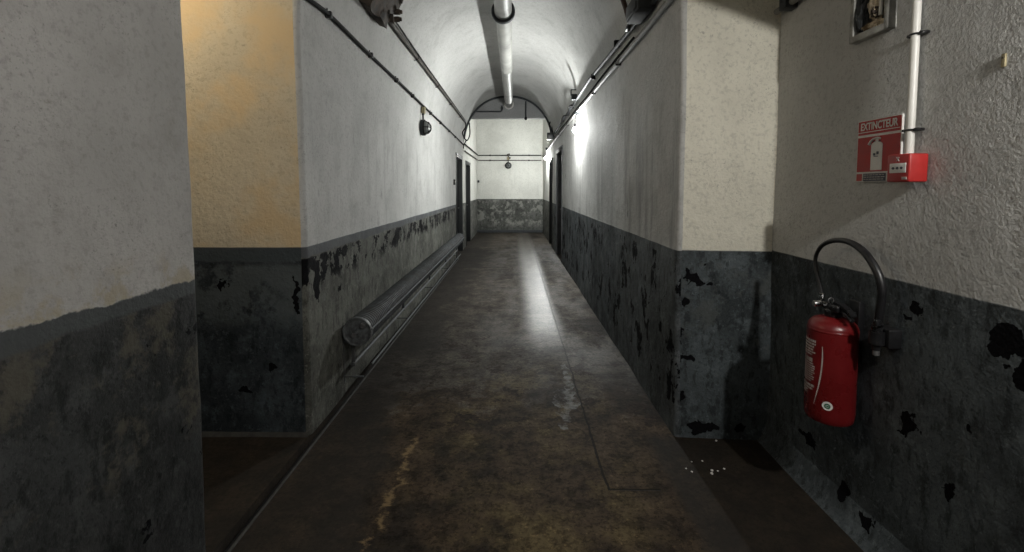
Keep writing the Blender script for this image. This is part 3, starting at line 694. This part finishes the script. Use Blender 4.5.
bm = B(); lathe(bm, [(0, -.003), (.004, -.003), (.005, 0), (0, 0)], 10, 'X', (-.004, -W + .01, .14)); link('screw', bm, M['signred'], sg)
# broken box higher on the wall
t = thing('broken_wall_box', (1.5, 1.945, 2.235), 'broken grey wall box with crumbling filler high on the right wall', 'wall box')
bm = B()
y0, y1, z0, z1 = -.112, .098, -.108, .13
for lo, hi in (((y0, z0), (y1, z0 + .028)), ((y0, z1 - .028), (y1, z1)), ((y0, z0), (y0 + .024, z1)), ((y1 - .024, z0), (y1, z1))):
    box(bm, (-.034, lo[0], lo[1]), (.004, hi[0], hi[1]), .004)
bmesh.ops.subdivide_edges(bm, edges=bm.edges, cuts=2)
for v in bm.verts: v.co += noise.noise_vector(v.co * 30) * .003
link('frame', bm, M['cement'], t)
bm = B(); box(bm, (-.008, y0 + .02, z0 + .02), (.002, y1 - .02, z1 - .02)); link('back_plate', bm, M['black'], t)
def lump(c, r, sc, nm, mat):
    bm = B(); bmesh.ops.create_icosphere(bm, subdivisions=4, radius=1)
    for v in bm.verts:
        q = v.co.copy(); v.co = Vector((q.x * r[0], q.y * r[1], q.z * r[2])) * (1 + noise.noise(q * 1.7 + Vector(c) * 20) * .5 + noise.noise(q * 5) * .25) + Vector(c)
    link(nm, bm, mat, t)
lump((-.014, -.03, .02), (.018, .035, .065), 1, 'filler', M['foam'])
lump((-.012, -.01, -.065), (.016, .055, .018), 1, 'filler', M['foam'])
lump((-.014, .05, .0), (.018, .03, .07), 1, 'old_fitting', M['box'])
lump((-.022, -.035, -.015), (.014, .018, .022), 1, 'rusted_bolt', M['rust'])
bm = B(); tube(bm, [(-.026, -.062, -.04), (-.026, -.064, .10)], .007, 8); link('wire', bm, M['whitepipe'], t)
# little metal tab
t = thing('metal_tab', (1.4995, 1.426, 1.89), 'tiny pale metal tab stuck on the rough plaster, far right', 'tab')
bm = B(); box(bm, (-.003, -.006, -.02), (.003, .006, .02), .001); link('tab_plate', bm, M['brass'], t)
bm = B(); lathe(bm, [(0, -.005), (.003, -.005), (.003, -.002), (0, -.002)], 8, 'X', (0, 0, .008)); link('nail', bm, M['rust'], t)
# pipe in the top right corner
t = thing('corner_pipe', (1.465, 2.53, 2.48), 'dark pipe leaving the corner at the top of the near right wall', 'pipe')
bm = B(); tube(bm, spline([(.0, .08, .0), (.0, -.1, -.0), (.0, -.5, -.0), (.0, -2.0, .06), (0, -3.4, .1)], 6), .017, 10); link('pipe_run', bm, M['greypipe'], t)
bm = B(); box(bm, (-.035, -.06, -.028), (.035, .0, .045), .006); tube(bm, [(-.04, -.03, .0), (-.02, -.03, .03)], .01, 6); link('clamp', bm, M['box'], t)
# small switch on the left wall by the door
t = thing('light_switch', (XL + .003, 9.3, 1.62), 'small grey switch on the left wall before the first doorway', 'switch')
bm = B(); box(bm, (-.005, -.04, -.055), (.035, .04, .055), .006); link('case', bm, M['kerb'], t)
bm = B(); box(bm, (.035, -.012, -.02), (.046, .012, .02), .003); link('rocker', bm, M['signwhite'], t)
t = thing('light_switch', (-1.19, YEND - .002, 1.72), 'small dark switch in the left corner of the end wall', 'switch')
bm = B(); box(bm, (-.03, -.04, -.04), (.03, .005, .04), .006); link('case', bm, M['box'], t)

# ------------------------------------------------------------------ extinguisher
EX, EY, EZ = 1.388, 1.955, .492
ex = thing('fire_extinguisher', (EX, EY, EZ), 'red fire extinguisher with black hose hung on the right wall', 'fire extinguisher')
RE = .094
bm = B(); prof = [(0, .012), (.05, .006), (.078, .008), (.086, .0), (.089, .004), (RE - .002, .022), (RE, .04), (RE, .40)]
for k in range(1, 11):
    a = PI / 2 * k / 10; prof.append((.022 + (RE - .022) * math.cos(a), .40 + .052 * math.sin(a)))
prof += [(.022, .462), (0, .462)]
lathe(bm, prof, 56); body = link('cylinder', bm, M['red'], ex)
bm = B(); lathe(bm, [(RE + .0002, .392), (RE + .0012, .394), (RE + .0012, .400), (RE, .402)], 48); link('seam', bm, M['red'], body)
bm = B(); lathe(bm, [(0, -.006), (.06, -.006), (.07, .0), (.074, .012), (.0, .012)], 32); link('foot_ring', bm, M['black'], ex)
bm = B(); lathe(bm, [(0, .45), (.03, .45), (.034, .456), (.034, .478), (.026, .484), (.024, .51), (0, .512)], 20)
box(bm, (-.024, -.055, .478), (.024, .05, .508), .007); link('valve', bm, M['blackplastic'], ex)
# levers pointing along the wall towards the viewer
bm = B(); 
pts = spline([(.0, .03, .505), (-.0, -.03, .515), (0, -.08, .505), (0, -.118, .485)], 6)
for i, p in enumerate(pts[:-1]):
    q = pts[i + 1]; w = .013
    a = [bm.verts.new((s * w + p.x, p.y, p.z + dz)) for s, dz in ((-1, -.004), (1, -.004), (1, .004), (-1, .004))]
    b = [bm.verts.new((s * w + q.x, q.y, q.z + dz)) for s, dz in ((-1, -.004), (1, -.004), (1, .004), (-1, .004))]
    for k in range(4): bm.faces.new((a[k], a[(k + 1) % 4], b[(k + 1) % 4], b[k]))
    if i == 0: bm.faces.new(a[::-1])
    if i == len(pts) - 2: bm.faces.new(b)
bmesh.ops.remove_doubles(bm, verts=bm.verts, dist=.0002); link('squeeze_lever', bm, M['blackplastic'], ex)
bm = B(); tube(bm, spline([(.0, -.02, .488), (0, -.07, .482), (0, -.115, .462)], 6), .008, 8); link('carry_handle', bm, M['blackplastic'], ex)
bm = B(); lathe(bm, [(0, -.030), (.012, -.030), (.014, -.026), (.014, .0), (0, 0)], 16, 'X', (-.016, .062, .492))
lathe(bm, [(0, 0), (.010, 0), (.010, .03), (.013, .032), (.013, .045), (.009, .047), (0, .047)], 12, 'Z', (-.0, .075, .490)); tube(bm, [(0, .04, .49), (0, .078, .492)], .009, 10); link('hose_coupling', bm, M['chrome'], ex)
bm = B(); tube(bm, [(-.012 - .012 * math.cos(2 * PI * k / 16), -.0, .52 + .012 * math.sin(2 * PI * k / 16)) for k in range(16)], .0018, 6, closed=True); tube(bm, [(-.035, .01, .498), (.03, .01, .498)], .003, 6); link('safety_pin', bm, M['steel'], ex)
# hose: from the coupling up, over and down to the nozzle holster
H_ = [(0, .078, .53), (.01, .11, .575), (.02, .155, .635), (.025, .165, .69), (.025, .125, .745), (.025, .045, .778), (.025, -.045, .780), (.025, -.125, .75), (.025, -.19, .69), (.03, -.215, .62), (.035, -.205, .53), (.04, -.19, .47)]
P = spline(H_, 6); R_ = [.0085 + .0065 * max(0, min(1, (i / len(P) - .3) / .35)) for i in range(len(P))]
bm = B(); tube(bm, P, R_, 14); link('hose', bm, M['black'], ex)
bm = B(); lathe(bm, [(.0, .0), (.013, .0), (.015, .01), (.015, .06), (.019, .07), (.019, .10), (.015, .11), (0, .11)], 16, 'Z', (.04, -.19, .37)); nz = link('nozzle', bm, M['blackplastic'], ex)
bm = B(); lathe(bm, [(.0, .0), (.011, .0), (.012, .004), (.012, .022), (0, .022)], 14, 'Z', (.04, -.19, .35)); link('nozzle_tip', bm, M['steel'], nz)
bm = B(); tube(bm, [(.04, -.205, .475), (.015, -.225, .49)], .011, 10); box(bm, (-.0, -.235, .478), (.02, -.215, .503), .004); link('trigger', bm, M['blackplastic'], nz)
bm = B(); box(bm, (.06, -.225, .385), (.112, -.155, .46), .005); lathe(bm, [(.020, 0), (.026, 0), (.026, .05), (.020, .05)], 16, 'Z', (.04, -.19, .395)); link('nozzle_holster', bm, M['black'], ex)
bm = B(); box(bm, (.088, -.03, .25), (.1125, .03, .52), .004); box(bm, (.02, -.018, .463), (.1, .018, .472), .002); link('wall_bracket', bm, M['black'], ex)
# label wrapped on the cylinder (centre faces the corridor, a little towards the viewer)
def wrap(bm, a0, a1, z0, z1, r):
    k = max(1, int(abs(a1 - a0) / .08)); lo = []; hi = []
    for i in range(k + 1):
        a = a0 + (a1 - a0) * i / k; lo.append((r * math.cos(a), r * math.sin(a))); hi.append(1)
    for i in range(k):
        (x0, y0), (x1, y1) = lo[i], lo[i + 1]; s = (r + .0006) / r
        v = [bm.verts.new(p) for p in ((x0, y0, z0), (x1, y1, z0), (x1, y1, z1), (x0, y0, z1), (x0 * s, y0 * s, z0), (x1 * s, y1 * s, z0), (x1 * s, y1 * s, z1), (x0 * s, y0 * s, z1))]
        for f in ((0, 3, 2, 1), (4, 5, 6, 7), (0, 1, 5, 4), (1, 2, 6, 5), (2, 3, 7, 6), (3, 0, 4, 7)): bm.faces.new([v[j] for j in f])
AL, ARt = math.radians(150), math.radians(198)      # left .. right edge of the print as seen
bm = B(); rr = RE + .0003
z = .352
rowsL = [(.010, 1), (.008, 1), (.008, .9), (.008, .85), (.006, 1), (.006, .8), (.008, 0), (.017, -1), (.006, .9), (.005, 1), (.005, 1), (.005, .95), (.005, 1), (.005, .9), (.005, 1), (.005, .95), (.005, .8), (.008, 0), (.010, 1.0), (.008, .9), (.006, .6), (.006, .55)]
for h, fl in rowsL:
    if fl == 0: z -= h; continue
    a = AL; end = AL + (ARt - AL) * abs(fl)
    if fl < 0:
        for s0, w in ((.02, .14), (.26, .2), (.5, .2)): wrap(bm, AL + s0, AL + s0 + w, z - h, z, rr)
    else:
        while a < end:
            w = random.uniform(.06, .2); wrap(bm, a, min(a + w, end), z - h, z, rr); a += w + .03
    z -= h + .0045
link('label_print', bm, M['label'], body)
bm = B(); sw = []
for i in range(26):
    s = i / 25; zz = .335 - .26 * s; aa = math.radians(207 + 11 * math.sin(PI * (.25 + .75 * s)) - 8 * s); wd = .045 * math.sin(PI * min(1, s + .05)) ** .7 + .012
    if i: wrap(bm, (aa + pa) / 2 - wd / 2, (aa + pa) / 2 + wd / 2, zz, pz + .0005, rr)
    pa, pz = aa, zz
link('swoosh', bm, M['label'], body)
def on_cyl(aa, z, r, k=24, ri=0):
    bm = B(); o = []; i_ = []
    for j in range(k):
        t_ = 2 * PI * j / k
        for rad, L in ((r, o), (ri, i_)):
            a = aa + rad * math.cos(t_) / RE; L.append((a, z + rad * math.sin(t_)))
    return bm, o, i_
def badge(aa, z, r, off, mat, nm, par, ri=0):
    bm, o, i_ = on_cyl(aa, z, r, 28, ri); R2 = RE + off
    P3 = lambda q, R: (R * math.cos(q[0]), R * math.sin(q[0]), q[1])
    vo = [bm.verts.new(P3(q, R2)) for q in o]; vb = [bm.verts.new(P3(q, R2 - .0008)) for q in o]
    for j in range(28): bm.faces.new((vb[j], vb[(j + 1) % 28], vo[(j + 1) % 28], vo[j]))
    if ri:
        vi = [bm.verts.new(P3(q, R2)) for q in i_]
        for j in range(28): bm.faces.new((vo[j], vo[(j + 1) % 28], vi[(j + 1) % 28], vi[j]))
    else: bm.faces.new(vo)
    return link(nm, bm, mat, par, False)
BA = math.radians(231)
bd = badge(BA, .085, .019, .0022, M['signwhite'], 'round_badge', body)
badge(BA, .085, .011, .0034, M['green'], 'badge_symbol', bd, .006)
bm = B(); wrap(bm, BA - .03, BA + .05, .082, .087, RE + .003); link('badge_symbol', bm, M['green'], bd)

# crumbs of plaster at the foot of the step
for i in range(9):
    bm = B(); bmesh.ops.create_icosphere(bm, subdivisions=2, radius=1); c = Vector((random.uniform(.92, 1.25), random.uniform(2.3, 2.62), .004)); r = random.uniform(.004, .009)
    for v in bm.verts: v.co = v.co * r * (1 + noise.noise(v.co * 2 + c * 30) * .6)
    for v in bm.verts: v.co.z *= .6
    o = link('plaster_crumb', bm, M['signwhite'], loc=c); tag(o, 'tiny pale plaster crumb on the floor by the foot of the step wall', 'debris', 'plaster crumbs on the floor')

# ------------------------------------------------------------------ light, camera
def point(name, loc, col, power, r):
    l = bpy.data.lights.new(name, 'POINT'); l.color = col; l.energy = power; l.shadow_soft_size = r
    o = bpy.data.objects.new(name, l); C.objects.link(o); o.location = loc; return o
point('side_passage_lamp', (-2.15, 2.0, 2.75), (1, .85, .62), 21, .05)
point('front_fill_light', (-.1, -1.9, 3.0), (1, .97, .93), 13, .12)  # soft fill added behind the viewer, no fitting modelled
w = bpy.data.worlds.new('World'); bpy.context.scene.world = w; w.use_nodes = True
w.node_tree.nodes['Background'].inputs[0].default_value = (.3, .35, .4, 1); w.node_tree.nodes['Background'].inputs[1].default_value = .02
cd = bpy.data.cameras.new('camera'); cam = bpy.data.objects.new('camera', cd); C.objects.link(cam)
cam.location = (0, 0, 1.5); TH = math.atan(28 / 455); YAW = math.atan(2 / 455)
cam.rotation_euler = (PI / 2 - TH, 0, YAW)
cd.sensor_fit = 'HORIZONTAL'; cd.sensor_width = 36; cd.lens = 36 * 455 / 1024; cd.shift_y = -60 / 1024; cd.clip_start = .02
sc = bpy.context.scene; sc.camera = cam
vs = sc.view_settings; vs.view_transform = 'Standard'; vs.look = 'None'; vs.gamma = 1; vs.exposure = 0; vs.use_curve_mapping = False
